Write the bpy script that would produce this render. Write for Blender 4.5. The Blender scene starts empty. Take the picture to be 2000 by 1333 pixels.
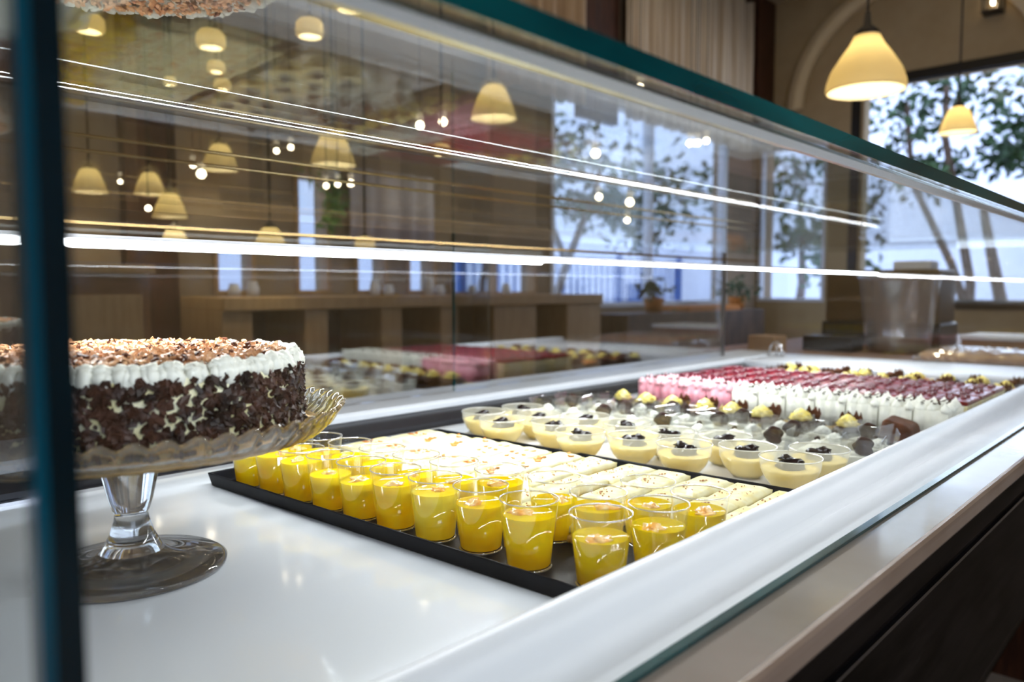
import bpy, bmesh, math, random
from mathutils import Vector, Matrix, noise
PI = math.pi
random.seed(11)
S = bpy.context.scene
COL = S.collection

# ------------------------------------------------------------------ camera
H = 0.25                                   # camera height over the deck of the case (deck = z 0)
yaw, pitch = math.radians(43.2), math.radians(3.9)
F = Vector((math.cos(yaw)*math.cos(pitch), math.sin(yaw)*math.cos(pitch), -math.sin(pitch)))
cam = bpy.data.cameras.new('camera')
cam.lens = 27.0; cam.sensor_width = 36.0; cam.clip_start = 0.01; cam.clip_end = 200
camo = bpy.data.objects.new('camera', cam); COL.objects.link(camo)
camo.location = (0, 0, H)
camo.rotation_euler = F.to_track_quat('-Z', 'Y').to_euler()
cam.dof.use_dof = True; cam.dof.focus_distance = 0.80; cam.dof.aperture_fstop = 4.4
S.camera = camo
# ------------------------------------------------------------------ world, light, exposure
w = bpy.data.worlds.new('sky'); S.world = w; w.use_nodes = True
wt = w.node_tree; wt.nodes['Background'].inputs[0].default_value = (0.60, 0.72, 1.0, 1)
wt.nodes['Background'].inputs[1].default_value = 3.6
S.view_settings.view_transform = 'Standard'; S.view_settings.look = 'None'
S.view_settings.exposure = 0.15; S.view_settings.gamma = 1; S.view_settings.use_curve_mapping = False
try:
    c = S.cycles
    c.max_bounces = 9; c.diffuse_bounces = 3; c.glossy_bounces = 5; c.transmission_bounces = 8
    c.transparent_max_bounces = 40; c.caustics_reflective = False; c.caustics_refractive = False
    c.sample_clamp_indirect = 4; c.use_adaptive_sampling = True; c.adaptive_threshold = 0.03
    c.use_denoising = True; c.blur_glossy = 0.5
except Exception: pass

def area(name, loc, size, rot, power, col):
    l = bpy.data.lights.new(name, 'AREA'); l.shape = 'RECTANGLE'; l.size, l.size_y = size
    l.energy = power; l.color = col
    o = bpy.data.objects.new(name, l); o.location = loc; o.rotation_euler = rot; COL.objects.link(o)
    return o
# bar seen behind the glass; second lamp is an added fill under the lid
area('case_bar_and_fill', (1.235, 0.775, 0.2895), (2.30, 0.014), (math.radians(-14), 0, 0), 11, (0.95, 0.98, 1.0))
area('case_bar_and_fill', (1.235, 0.2520, 0.3545), (2.28, 0.008), (math.radians(42), 0, 0), 4.6, (0.95, 0.98, 1.0))
# daylight through the shop windows on the customers' side and behind the counter
area('window_daylight', (-0.8, -3.9, 0.8), (2.6, 1.9), (PI/2, 0, 0), 42, (0.80, 0.88, 1.0))
area('window_daylight', (6.15, 1.2, 1.0), (1.7, 1.4), (0, PI/2, 0), 22, (0.75, 0.85, 1.0))
area('ceiling_area', (3.2, 1.2, 2.5), (3.0, 2.0), (0, 0, 0), 13, (1.0, 0.80, 0.52))  # broad warm area light below the ceiling, without a fixture

# ------------------------------------------------------------------ materials
MATS = {}
def _new(name):
    m = bpy.data.materials.new(name); m.use_nodes = True; nt = m.node_tree
    for n in list(nt.nodes): nt.nodes.remove(n)
    out = nt.nodes.new('ShaderNodeOutputMaterial'); MATS[name] = m
    return m, nt, out
def N(nt, t, **k):
    n = nt.nodes.new(t)
    for a, b in k.items():
        if a in n.inputs: n.inputs[a].default_value = b
        else: setattr(n, a, b)
    return n
def princ(name, col, rough=0.5, metal=0.0, col2=None, scale=20.0, bump=0.0, bscale=None, coat=0.0, emit=None, es=0,
          sss=0.0, lo=0.35, hi=0.65, stretch=None, trans=0, ior=1.45, detail=3.0, spec=0.5):
    m, nt, out = _new(name)
    p = N(nt, 'ShaderNodeBsdfPrincipled'); nt.links.new(p.outputs[0], out.inputs[0])
    p.inputs['Base Color'].default_value = (*col, 1); p.inputs['Roughness'].default_value = rough
    p.inputs['Metallic'].default_value = metal; p.inputs['IOR'].default_value = ior
    p.inputs['Coat Weight'].default_value = coat; p.inputs['Coat Roughness'].default_value = 0.05
    p.inputs['Transmission Weight'].default_value = trans; p.inputs['Specular IOR Level'].default_value = spec
    if sss:
        p.inputs['Subsurface Weight'].default_value = sss; p.inputs['Subsurface Scale'].default_value = 0.01
        p.inputs['Subsurface Radius'].default_value = (1, .8, .5)
    if emit: p.inputs['Emission Color'].default_value = (*emit, 1); p.inputs['Emission Strength'].default_value = es
    tc = N(nt, 'ShaderNodeTexCoord'); mp = N(nt, 'ShaderNodeMapping')
    if stretch: mp.inputs['Scale'].default_value = stretch
    nt.links.new(tc.outputs['Object'], mp.inputs[0])
    nz = N(nt, 'ShaderNodeTexNoise'); nz.inputs['Scale'].default_value = scale; nz.inputs['Detail'].default_value = detail
    nt.links.new(mp.outputs[0], nz.inputs[0])
    if col2 is not None:
        r = N(nt, 'ShaderNodeValToRGB'); r.color_ramp.elements[0].position = lo; r.color_ramp.elements[1].position = hi
        r.color_ramp.elements[0].color = (*col, 1); r.color_ramp.elements[1].color = (*col2, 1)
        nt.links.new(nz.outputs['Fac'], r.inputs[0]); nt.links.new(r.outputs[0], p.inputs['Base Color'])
    if bump:
        b = N(nt, 'ShaderNodeBump'); b.inputs['Strength'].default_value = bump; b.inputs['Distance'].default_value = 0.002
        nz2 = N(nt, 'ShaderNodeTexNoise'); nz2.inputs['Scale'].default_value = bscale or scale; nz2.inputs['Detail'].default_value = 4
        nt.links.new(mp.outputs[0], nz2.inputs[0]); nt.links.new(nz2.outputs['Fac'], b.inputs['Height'])
        nt.links.new(b.outputs[0], p.inputs['Normal'])
    return m
def pane(name, tint=(1, 1, 1), f0=0.04, rough=0.0, gain=1.0, power=5, fmax=1.0, haze=0.0, hazecol=(1, 1, 1), fcol=(1, 1, 1)):
    """thin sheet: straight-through light plus an angle dependent mirror (Schlick)"""
    m, nt, out = _new(name)
    g = N(nt, 'ShaderNodeNewGeometry'); d = N(nt, 'ShaderNodeVectorMath', operation='DOT_PRODUCT')
    nt.links.new(g.outputs['Normal'], d.inputs[0]); nt.links.new(g.outputs['Incoming'], d.inputs[1])
    ab = N(nt, 'ShaderNodeMath', operation='ABSOLUTE'); nt.links.new(d.outputs['Value'], ab.inputs[0])
    om = N(nt, 'ShaderNodeMath', operation='SUBTRACT'); om.inputs[0].default_value = 1; nt.links.new(ab.outputs[0], om.inputs[1])
    pw = N(nt, 'ShaderNodeMath', operation='POWER'); nt.links.new(om.outputs[0], pw.inputs[0]); pw.inputs[1].default_value = power
    mu = N(nt, 'ShaderNodeMath', operation='MULTIPLY_ADD'); nt.links.new(pw.outputs[0], mu.inputs[0])
    mu.inputs[1].default_value = (1-f0)*gain; mu.inputs[2].default_value = f0
    mn = N(nt, 'ShaderNodeMath', operation='MINIMUM'); nt.links.new(mu.outputs[0], mn.inputs[0]); mn.inputs[1].default_value = fmax; mu = mn
    tr = N(nt, 'ShaderNodeBsdfTransparent'); tr.inputs[0].default_value = (*tint, 1)
    gl = N(nt, 'ShaderNodeBsdfGlossy'); gl.inputs['Roughness'].default_value = rough; gl.inputs[0].default_value = (*fcol, 1)
    base = tr.outputs[0]
    if haze:
        df = N(nt, 'ShaderNodeBsdfDiffuse'); df.inputs[0].default_value = (*hazecol, 1)
        tl = N(nt, 'ShaderNodeBsdfTranslucent'); tl.inputs[0].default_value = (*hazecol, 1)
        mm = N(nt, 'ShaderNodeMixShader'); nt.links.new(df.outputs[0], mm.inputs[1]); nt.links.new(tl.outputs[0], mm.inputs[2])
        mh = N(nt, 'ShaderNodeMixShader'); mh.inputs[0].default_value = haze
        nt.links.new(tr.outputs[0], mh.inputs[1]); nt.links.new(mm.outputs[0], mh.inputs[2]); base = mh.outputs[0]
    mx = N(nt, 'ShaderNodeMixShader'); nt.links.new(mu.outputs[0], mx.inputs[0])
    nt.links.new(base, mx.inputs[1]); nt.links.new(gl.outputs[0], mx.inputs[2]); nt.links.new(mx.outputs[0], out.inputs[0])
    return m
def soft(name, col, tl=0.4, gloss=0.08, rough=0.08, col2=None, scale=60):
    """jelly or cream: diffuse and translucent under a thin glossy skin"""
    m, nt, out = _new(name)
    df = N(nt, 'ShaderNodeBsdfDiffuse'); t = N(nt, 'ShaderNodeBsdfTranslucent'); gl = N(nt, 'ShaderNodeBsdfGlossy')
    gl.inputs['Roughness'].default_value = rough
    for n in (df, t): n.inputs[0].default_value = (*col, 1)
    if col2:
        tc = N(nt, 'ShaderNodeTexCoord'); nz = N(nt, 'ShaderNodeTexNoise'); nz.inputs['Scale'].default_value = scale
        r = N(nt, 'ShaderNodeValToRGB'); r.color_ramp.elements[0].position = .38; r.color_ramp.elements[1].position = .62
        r.color_ramp.elements[0].color = (*col, 1); r.color_ramp.elements[1].color = (*col2, 1)
        nt.links.new(tc.outputs['Object'], nz.inputs[0]); nt.links.new(nz.outputs['Fac'], r.inputs[0])
        for n in (df, t): nt.links.new(r.outputs[0], n.inputs[0])
    a = N(nt, 'ShaderNodeMixShader'); a.inputs[0].default_value = tl
    nt.links.new(df.outputs[0], a.inputs[1]); nt.links.new(t.outputs[0], a.inputs[2])
    b = N(nt, 'ShaderNodeMixShader'); b.inputs[0].default_value = gloss
    nt.links.new(a.outputs[0], b.inputs[1]); nt.links.new(gl.outputs[0], b.inputs[2]); nt.links.new(b.outputs[0], out.inputs[0])
    return m
def glow(name, col, s):
    m, nt, out = _new(name); e = N(nt, 'ShaderNodeEmission'); e.inputs[0].default_value = (*col, 1); e.inputs[1].default_value = s
    nt.links.new(e.outputs[0], out.inputs[0]); return m

princ('deck', (0.76, 0.80, 0.86), 0.10, col2=(0.79, 0.83, 0.88), scale=3, spec=0.6, coat=0.3)
princ('ledge', (0.56, 0.59, 0.64), 0.36, col2=(0.60, 0.62, 0.67), scale=4, coat=0.0)
princ('stone', (0.30, 0.26, 0.22), 0.13, col2=(0.40, 0.36, 0.32), scale=5, detail=6, coat=0.4)
princ('stone_edge', (0.30, 0.21, 0.15), 0.25, col2=(0.38, 0.28, 0.21), scale=6, coat=0.3)  # stone with a brownish shadow reflection put into the colour
princ('steel', (0.30, 0.30, 0.32), 0.28, 1.0, col2=(0.36, 0.36, 0.37), scale=30, stretch=(1, 30, 30))
princ('dark_steel', (0.010, 0.010, 0.013), 0.22, 0.0, spec=.4, col2=(0.028, 0.028, 0.033), scale=2)
princ('silver', (0.7, 0.7, 0.72), 0.2, 1.0)
princ('black_panel', (0.002, 0.0015, 0.0015), 0.5, spec=0.06, col2=(0.012, 0.009, 0.008), scale=8, stretch=(1, 8, 8))
princ('black_tray', (0.002, 0.0025, 0.004), 0.45, spec=.12, col2=(0.007, 0.008, 0.012), scale=18, bump=0.25, bscale=90)
princ('white_tray', (0.72, 0.74, 0.80), 0.2, coat=0.3)
princ('teal_edge', (0.002, 0.15, 0.145), 0.12, col2=(0.0, 0.05, 0.055), scale=14, stretch=(.25, 1, 1), coat=0.4)
princ('teal_seal', (0.01, 0.055, 0.055), 0.15, col2=(0.02, 0.09, 0.09), scale=6, coat=.5)
princ('teal_dark', (0.0, 0.006, 0.010), 0.15, col2=(0.0, 0.012, 0.018), scale=10)
princ('teal_bright', (0.0, 0.020, 0.035), 0.12, col2=(0.0, 0.10, 0.15), scale=9, stretch=(1, 1, .35), coat=0.3)
pane('lid_glass', (0.96, 0.985, 0.98), 0.04, gain=.8, power=3.8, fmax=.32)
pane('front_glass', (0.985, 0.995, 0.99), 0.02, gain=.5)
pane('rear_glass', (0.93, 0.95, 0.97), 0.26)
pane('room_glass', (0.97, 0.98, 0.99), 0.03)
pane('cup_plastic', (0.965, 0.965, 0.96), 0.07, rough=0.02, gain=1.3)
pane('cup_rim', (0.85, 0.85, 0.83), 0.25, rough=0.08, gain=1.0, haze=0.25)
pane('square_plastic', (0.992, 0.994, 0.996), 0.06, rough=0.02, gain=.7, power=3.5)
pane('bowl_plastic', (0.97, 0.97, 0.94), 0.04, rough=0.12, haze=0.34, gain=.6, hazecol=(0.98, 0.96, 0.82))
pane('bowl_rim', (0.9, 0.9, 0.88), 0.2, rough=0.15, haze=0.6, hazecol=(0.95, 0.95, 0.88))
pane('film', (0.85, 0.85, 0.88), 0.22, rough=0.12, gain=1.0, haze=0.15)
for nm_, fac in (('foot_glass', .72), ('clear_glass', .90)):
    m_ = princ(nm_, (0.97, 0.99, 1.0), 0.0, trans=1.0, ior=1.46)
    nt = m_.node_tree; o_ = [n for n in nt.nodes if n.type == 'OUTPUT_MATERIAL'][0]; p_ = [n for n in nt.nodes if n.type == 'BSDF_PRINCIPLED'][0]
    t_ = N(nt, 'ShaderNodeBsdfTransparent'); x_ = N(nt, 'ShaderNodeMixShader'); x_.inputs[0].default_value = fac
    nt.links.new(t_.outputs[0], x_.inputs[1]); nt.links.new(p_.outputs[0], x_.inputs[2]); nt.links.new(x_.outputs[0], o_.inputs[0])
soft('jelly', (1.0, 0.80, 0.01), 0.5, 0.05, 0.05, col2=(0.98, 0.70, 0.0), scale=45)
soft('jelly_pale', (1.0, 0.86, 0.10), 0.5, 0.06, 0.05, col2=(0.98, 0.76, 0.03), scale=45)
soft('jelly_orange', (1.0, 0.70, 0.0), 0.5, 0.05, 0.05, col2=(1.0, 0.80, 0.02), scale=55)
princ('fruit', (0.95, 0.42, 0.04), 0.15, col2=(1.0, 0.78, 0.35), scale=90, coat=0.5)
soft('custard', (1.0, 0.78, 0.20), 0.35, 0.04, 0.15, col2=(1.0, 0.83, 0.30), scale=25)
princ('jam', (0.004, 0.0015, 0.002), 0.12, spec=.35, col2=(0.010, 0.003, 0.004), scale=60, bump=0.6, bscale=200)
soft('cream', (0.86, 0.76, 0.38), 0.2, 0.03, 0.3, col2=(0.93, 0.89, 0.62), scale=50)
soft('mousse_white', (0.86, 0.86, 0.74), 0.2, 0.03, 0.3, col2=(0.92, 0.92, 0.84), scale=50)
soft('whipped', (0.97, 0.97, 0.88), 0.2, 0.04, 0.3)
soft('pale_cream', (0.92, 0.92, 0.80), 0.25, 0.04, 0.25)
soft('pink_mousse', (0.80, 0.28, 0.36), 0.25, 0.04, 0.3, col2=(0.86, 0.42, 0.50), scale=70)
soft('pink_cream', (0.88, 0.50, 0.56), 0.25, 0.04, 0.3)
soft('yellow_cream', (0.98, 0.80, 0.16), 0.25, 0.05, 0.3, col2=(1.0, 0.86, 0.30), scale=80)
princ('sponge', (0.55, 0.30, 0.06), 0.8, col2=(0.85, 0.62, 0.22), scale=160, bump=0.5, bscale=300)
princ('nut', (0.38, 0.12, 0.02), 0.6, spec=.2, col2=(0.62, 0.26, 0.07), scale=120)
princ('choc', (0.010, 0.003, 0.0015), 0.5, spec=.15, col2=(0.032, 0.010, 0.005), scale=120, bump=0.4, bscale=200)
princ('milk_choc', (0.045, 0.013, 0.005), 0.55, spec=.15, col2=(0.10, 0.032, 0.014), scale=90, bump=0.4, bscale=220)
princ('flake_dark', (0.012, 0.005, 0.003), 0.40, spec=.3, col2=(0.070, 0.030, 0.019), scale=70, bump=0.3, bscale=200)
princ('flake_light', (0.36, 0.15, 0.06), 0.5, col2=(0.72, 0.42, 0.22), scale=90)
princ('red_jelly', (0.10, 0.001, 0.006), 0.12, col2=(0.26, 0.003, 0.016), scale=60, spec=.22, bump=0.5, bscale=160)
princ('berry', (0.05, 0.001, 0.010), 0.1, col2=(0.16, 0.006, 0.03), scale=60, coat=.3)
princ('gold_board', (0.75, 0.46, 0.16), 0.3, 0.6, col2=(0.85, 0.58, 0.25), scale=30)
princ('paper', (0.80, 0.82, 0.76), 0.8, col2=(0.88, 0.90, 0.84), scale=30, bump=0.5, bscale=60)
princ('plaster', (0.42, 0.31, 0.17), 0.85, col2=(0.46, 0.35, 0.20), scale=6, bump=0.1)
princ('plaster_back', (0.27, 0.20, 0.13), 0.85, col2=(0.33, 0.25, 0.17), scale=5)
princ('plaster_lit', (0.72, 0.58, 0.36), 0.85, col2=(0.76, 0.62, 0.40), scale=6)  # paler plaster, the light on the arch put into the colour
princ('ceiling_paint', (0.45, 0.38, 0.27), 0.9, col2=(0.5, 0.42, 0.3), scale=3)
princ('tile', (0.45, 0.37, 0.28), 0.35, col2=(0.52, 0.43, 0.33), scale=4)
princ('dark_wood', (0.035, 0.010, 0.004), 0.45, col2=(0.075, 0.024, 0.010), scale=8, stretch=(8, 8, 1))
princ('mid_wood', (0.16, 0.075, 0.035), 0.5, col2=(0.24, 0.12, 0.06), scale=10, stretch=(1, 10, 10))
princ('beige_wood', (0.40, 0.25, 0.12), 0.55, col2=(0.50, 0.33, 0.17), scale=8, stretch=(8, 8, 1))
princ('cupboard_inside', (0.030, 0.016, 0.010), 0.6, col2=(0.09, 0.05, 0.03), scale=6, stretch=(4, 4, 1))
princ('curtain', (0.48, 0.36, 0.24), 0.85, col2=(0.74, 0.64, 0.50), scale=18, stretch=(3, 3, .05))
princ('curtain_tan', (0.36, 0.24, 0.14), 0.85, col2=(0.50, 0.36, 0.22), scale=14, stretch=(3, 3, .05))
princ('lilac_cloth', (0.50, 0.46, 0.50), 0.9, col2=(0.62, 0.57, 0.60), scale=10, stretch=(3, 3, .1))
princ('black_frame', (0.008, 0.007, 0.007), 0.4)
princ('brass', (0.75, 0.52, 0.24), 0.22, 1.0)
princ('cord', (0.02, 0.014, 0.01), 0.5)
princ('white_wall', (0.88, 0.90, 0.96), 0.9, col2=(0.80, 0.84, 0.93), scale=1.5)
princ('blue_paint', (0.03, 0.16, 0.50), 0.5)
princ('pavement', (0.5, 0.5, 0.52), 0.9)
princ('bark', (0.10, 0.065, 0.045), 0.9, col2=(0.18, 0.12, 0.09), scale=20, bump=0.6)
princ('leaf', (0.012, 0.045, 0.014), 0.45, col2=(0.05, 0.12, 0.035), scale=3)
princ('leaf_bright', (0.10, 0.30, 0.06), 0.5, col2=(0.22, 0.45, 0.12), scale=6)
princ('white_card', (0.85, 0.86, 0.88), 0.5, col2=(0.80, 0.82, 0.86), scale=4)
princ('kraft', (0.30, 0.18, 0.10), 0.8, col2=(0.36, 0.23, 0.13), scale=8)
princ('olive_brown', (0.10, 0.065, 0.030), 0.4, col2=(0.13, 0.085, 0.04), scale=5)
princ('black_plastic', (0.012, 0.009, 0.008), 0.3)
glow('led', (0.92, 0.96, 1.0), 20.0)
glow('bulb_glow', (1.0, 0.88, 0.62), 110.0)
glow('spot_glow', (1.0, 0.80, 0.55), 14.0)
m, nt, out = _new('shade')      # frosted amber lamp shade, lit by the bulb inside
df = N(nt, 'ShaderNodeBsdfDiffuse'); df.inputs[0].default_value = (0.95, 0.84, 0.58, 1)
t = N(nt, 'ShaderNodeBsdfTranslucent'); t.inputs[0].default_value = (1.0, 0.90, 0.62, 1)
a = N(nt, 'ShaderNodeMixShader'); a.inputs[0].default_value = 0.62
nt.links.new(df.outputs[0], a.inputs[1]); nt.links.new(t.outputs[0], a.inputs[2]); nt.links.new(a.outputs[0], out.inputs[0])

# ------------------------------------------------------------------ mesh helpers
class MB:
    def __init__(s): s.v = []; s.f = []; s.smooth = []
    def add(s, vs, fs, smooth=False, M=None):
        b = len(s.v)
        s.v += [tuple(M @ Vector(p)) if M else tuple(p) for p in vs]
        s.f += [tuple(i+b for i in f) for f in fs]; s.smooth += [smooth]*len(fs); return s
    def box(s, x0, x1, y0, y1, z0, z1, M=None):
        vs = [(x0,y0,z0),(x1,y0,z0),(x1,y1,z0),(x0,y1,z0),(x0,y0,z1),(x1,y0,z1),(x1,y1,z1),(x0,y1,z1)]
        return s.add(vs, [(0,3,2,1),(4,5,6,7),(0,1,5,4),(1,2,6,5),(2,3,7,6),(3,0,4,7)], False, M)
    def lathe(s, prof, n=32, M=None, rfun=None, closed=False, smooth=True):
        vs = []
        for (r, z) in prof:
            for i in range(n):
                a = 2*PI*i/n; rr = r*(rfun(a, r, z) if rfun else 1)
                vs.append((rr*math.cos(a), rr*math.sin(a), z))
        fs = []; m = len(prof)
        for j in range(m if closed else m-1):
            k = (j+1) % m
            for i in range(n):
                i2 = (i+1) % n; fs.append((j*n+i, j*n+i2, k*n+i2, k*n+i))
        if not closed:
            if prof[0][0] > 1e-6: fs.append(tuple(range(n-1, -1, -1))) if s.cap0 else None
            if prof[-1][0] > 1e-6: fs.append(tuple((m-1)*n+i for i in range(n))) if s.cap1 else None
        return s.add(vs, fs, smooth, M)
    cap0 = True; cap1 = True
    def tube(s, pts, rad, n=8, smooth=True):
        pts = [Vector(p) for p in pts]; rs = rad if isinstance(rad, (list, tuple)) else [rad]*len(pts)
        vs = []; up = Vector((0, 0, 1)); prev = None
        for i, p in enumerate(pts):
            d = (pts[min(i+1, len(pts)-1)] - pts[max(i-1, 0)]).normalized()
            if prev is None:
                u = d.cross(up)
                if u.length < 1e-3: u = d.cross(Vector((1, 0, 0)))
            else: u = prev - d*prev.dot(d)
            u.normalize(); v = d.cross(u); prev = u
            for k in range(n):
                a = 2*PI*k/n; vs.append(p + (u*math.cos(a)+v*math.sin(a))*rs[i])
        fs = [(i*n+k, i*n+(k+1) % n, (i+1)*n+(k+1) % n, (i+1)*n+k) for i in range(len(pts)-1) for k in range(n)]
        fs += [tuple(range(n-1, -1, -1)), tuple((len(pts)-1)*n+k for k in range(n))]
        return s.add(vs, fs, smooth)
    def blob(s, c, r, amp=0.15, freq=3.0, seed=0, sub=2, M=None):
        bm = bmesh.new(); bmesh.ops.create_icosphere(bm, subdivisions=sub, radius=1)
        vs = []
        for v in bm.verts:
            p = v.co.copy(); k = 1 + amp*noise.noise(p*freq*0.5 + Vector((seed*3.1, seed*1.7, 0)))
            vs.append((c[0]+p.x*r[0]*k, c[1]+p.y*r[1]*k, c[2]+p.z*r[2]*k))
        fs = [tuple(v.index for v in f.verts) for f in bm.faces]; bm.free()
        return s.add(vs, fs, True, M)
    def prism(s, poly, axis, a0, a1, smooth=False):
        """extrude a closed 2-D outline along an axis: 'x' takes (y,z), 'y' takes (x,z), 'z' takes (x,y)"""
        def P(u, v, t): return (t, u, v) if axis == 'x' else (u, t, v) if axis == 'y' else (u, v, t)
        n = len(poly); vs = [P(u, v, a0) for u, v in poly] + [P(u, v, a1) for u, v in poly]
        fs = [(i, (i+1) % n, n+(i+1) % n, n+i) for i in range(n)] + [tuple(range(n-1, -1, -1)), tuple(range(n, 2*n))]
        return s.add(vs, fs, smooth)
    def build(s, name, mat, parent=None, bevel=0, loc=None, rot=None, fixn=True, seg=2):
        me = bpy.data.meshes.new(name); me.from_pydata([tuple(p) for p in s.v], [], s.f)
        me.polygons.foreach_set('use_smooth', s.smooth)
        if fixn:
            bm = bmesh.new(); bm.from_mesh(me); bmesh.ops.recalc_face_normals(bm, faces=bm.faces); bm.to_mesh(me); bm.free()
        me.materials.append(MATS[mat]); me.update()
        o = bpy.data.objects.new(name, me); COL.objects.link(o)
        if parent: o.parent = parent
        if loc: o.location = loc
        if rot: o.rotation_euler = rot
        if bevel:
            b = o.modifiers.new('bevel', 'BEVEL'); b.width = bevel; b.segments = seg; b.limit_method = 'ANGLE'
        return o
def tag(o, label=None, cat=None, group=None, kind=None):
    if label: o['label'] = label
    if cat: o['category'] = cat
    if group: o['group'] = group
    if kind: o['kind'] = kind
    return o
def thing(name, label, cat, loc=(0, 0, 0), rz=0, group=None):
    o = bpy.data.objects.new(name, None); o.empty_display_size = .02; COL.objects.link(o)
    o.location = loc; o.rotation_euler = (0, 0, rz); return tag(o, label, cat, group)
def dup(root, loc, rz=None, label=None, scale=None, swap=None):
    r = root.copy(); COL.objects.link(r); r.location = loc
    if rz is not None: r.rotation_euler = (0, 0, rz)
    if label: r['label'] = label
    if scale: r.scale = scale
    for ch in root.children:
        c = ch.copy(); COL.objects.link(c); c.parent = r
        for g in ch.children:
            d = g.copy(); COL.objects.link(d); d.parent = c
    return r
ORD = ['first', 'second', 'third', 'fourth', 'fifth', 'sixth', 'seventh', 'eighth', 'ninth', 'tenth', 'eleventh', 'twelfth']
def ordl(i, n, end='left'):
    """position in a row of n, counted from whichever end is nearer"""
    if n == 1: return 'only one'
    other = 'right' if end == 'left' else 'left'
    if i == 0: return end + 'most'
    if i == n-1: return other + 'most'
    if i < n/2: return ORD[i] + ' from ' + end
    return ORD[n-1-i] + ' from ' + other

# ------------------------------------------------------------------ room shell
FZ, CZ, BY, FX = -0.85, 2.60, 3.0, 6.26
def struct(name, mb, mat, **k): return tag(mb.build(name, mat, **k), kind='structure')
struct('floor', MB().box(-3.2, FX+.3, -4.2, BY+.3, FZ-.05, FZ), 'tile')
struct('ceiling', MB().box(-3.2, FX+.3, -4.2, BY+.3, CZ, CZ+.05), 'ceiling_paint')
struct('wall_left', MB().box(-3.3, -3.2, -4.2, BY+.3, FZ, CZ), 'plaster')
# customer side wall with a tall shop window
wf = MB()
for a, b in ((-3.2, -2.2), (0.6, FX+.3)): wf.box(a, b, -4.3, -4.2, FZ, CZ)
for a, b in ((-2.2, 0.6),): wf.box(a, b, -4.3, -4.2, FZ, -.2); wf.box(a, b, -4.3, -4.2, 1.8, CZ)
struct('wall_front', wf, 'plaster')
def holes_wall(mb, axis, p0, p1, u0, u1, holes):
    """wall slab between p0 and p1 with rectangular holes (u0,u1,z0,z1), holes in increasing u without overlap"""
    def bx(a, b, c, d):
        if b-a > 1e-4 and d-c > 1e-4:
            mb.box(a, b, p0, p1, c, d) if axis == 'x' else mb.box(p0, p1, a, b, c, d)
    u = u0
    for a, b, c, d in holes:
        bx(u, a, FZ, CZ); bx(a, b, FZ, c); bx(a, b, d, CZ); u = b
    bx(u, u1, FZ, CZ); return mb
BH = [(1.44, 1.62, .225, .44), (1.81, 1.985, .225, .75), (2.12, 2.31, .225, .44), (2.43, 2.62, .225, .44), (2.72, 3.40, .215, .46), (3.53, 5.70, .13, 1.46)]  # last hole: window reflected in the case glass, built as a real one
struct('wall_back', holes_wall(MB(), 'x', BY, BY+.12, -3.2, FX+.3, BH), 'plaster_back')
FH = [(.30, 2.146, .153, 1.79), (2.42, 2.985, .145, 1.42)]  # second hole: reflected corner window, built as a real one
struct('wall_right', holes_wall(MB(), 'y', FX, FX+.12, -4.2, BY+.12, FH), 'plaster')
wn = 0
def window(axis, p, h, fw, mat, mull=0, pm='room_glass'):
    global wn; wn += 1
    a, b, c, d = h; t0, t1 = p-.01, p+.06
    def B(mb, u0, u1, z0, z1, q0=t0, q1=t1):
        return mb.box(u0, u1, q0, q1, z0, z1) if axis == 'x' else mb.box(q0, q1, u0, u1, z0, z1)
    fr = MB(); B(fr, a, a+fw, c, d); B(fr, b-fw, b, c, d); B(fr, a+fw, b-fw, d-fw, d); B(fr, a+fw, b-fw, c, c+fw)
    for k in range(mull):
        u = a+(b-a)*(k+1)/(mull+1); B(fr, u-fw*.35, u+fw*.35, c+fw, d-fw)
    o = tag(bpy.data.objects.new('window_%d' % wn, None), kind='structure'); COL.objects.link(o)
    fr.build('window_frame', mat, o)
    pn = MB(); B(pn, a+fw, b-fw, c+fw, d-fw, p+.025, p+.031); pn.build('window_pane', pm, o)
for i, h in enumerate(BH): window('x', BY, h, .018 if i < 5 else .03, 'beige_wood' if i < 5 else 'white_wall', 1 if i in (4, 5) else 0)
window('y', FX, (.30, 2.242, .10, 1.86), .07, 'black_frame')
window('y', FX, FH[1], .025, 'white_wall')
for a, b in ((-2.2, 0.6),):
    window('x', -4.26, (a, b, -.2, 1.8), .06, 'black_frame', 2)
# plaster arch over the end-wall window, posts, cornice, dado band
ar = MB(); prof = []
n = 40
for k in range(n+1):
    a = PI*k/n
    for r, x in ((.80, FX), (.80, FX-.07), (.854, FX-.09), (.93, FX-.05), (.93, FX)):
        prof.append((x, 1.816+r*math.cos(a), 1.70+r*math.sin(a)*.98))
fs = [(k*5+j, k*5+(j+1) % 5, (k+1)*5+(j+1) % 5, (k+1)*5+j) for k in range(n) for j in range(5)] + [(0, 1, 2, 3, 4), tuple(n*5+j for j in range(5))]
ar.add(prof, fs, False); struct('trim_1', ar, 'plaster_lit', bevel=.012)
struct('trim_2', MB().box(FX-.30, FX, BY-.12, BY, 1.46, CZ), 'dark_wood')          # corner post
struct('trim_3', MB().box(3.75, 4.14, BY-.05, BY, 1.3, CZ), 'dark_wood')
struct('trim_4', MB().box(1.09, 1.275, BY-.06, BY, FZ, 1.35), 'dark_wood')
struct('trim_5', MB().box(1.275, 3.50, BY-.05, BY, .155, .215), 'beige_wood')
struct('trim_6', MB().box(-1.0, 3.5, BY-.04, BY, .93, 1.10), 'mid_wood')
struct('baseboard_back', MB().box(-3.2, FX, BY-.02, BY, FZ, FZ+.1), 'dark_wood')

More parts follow.
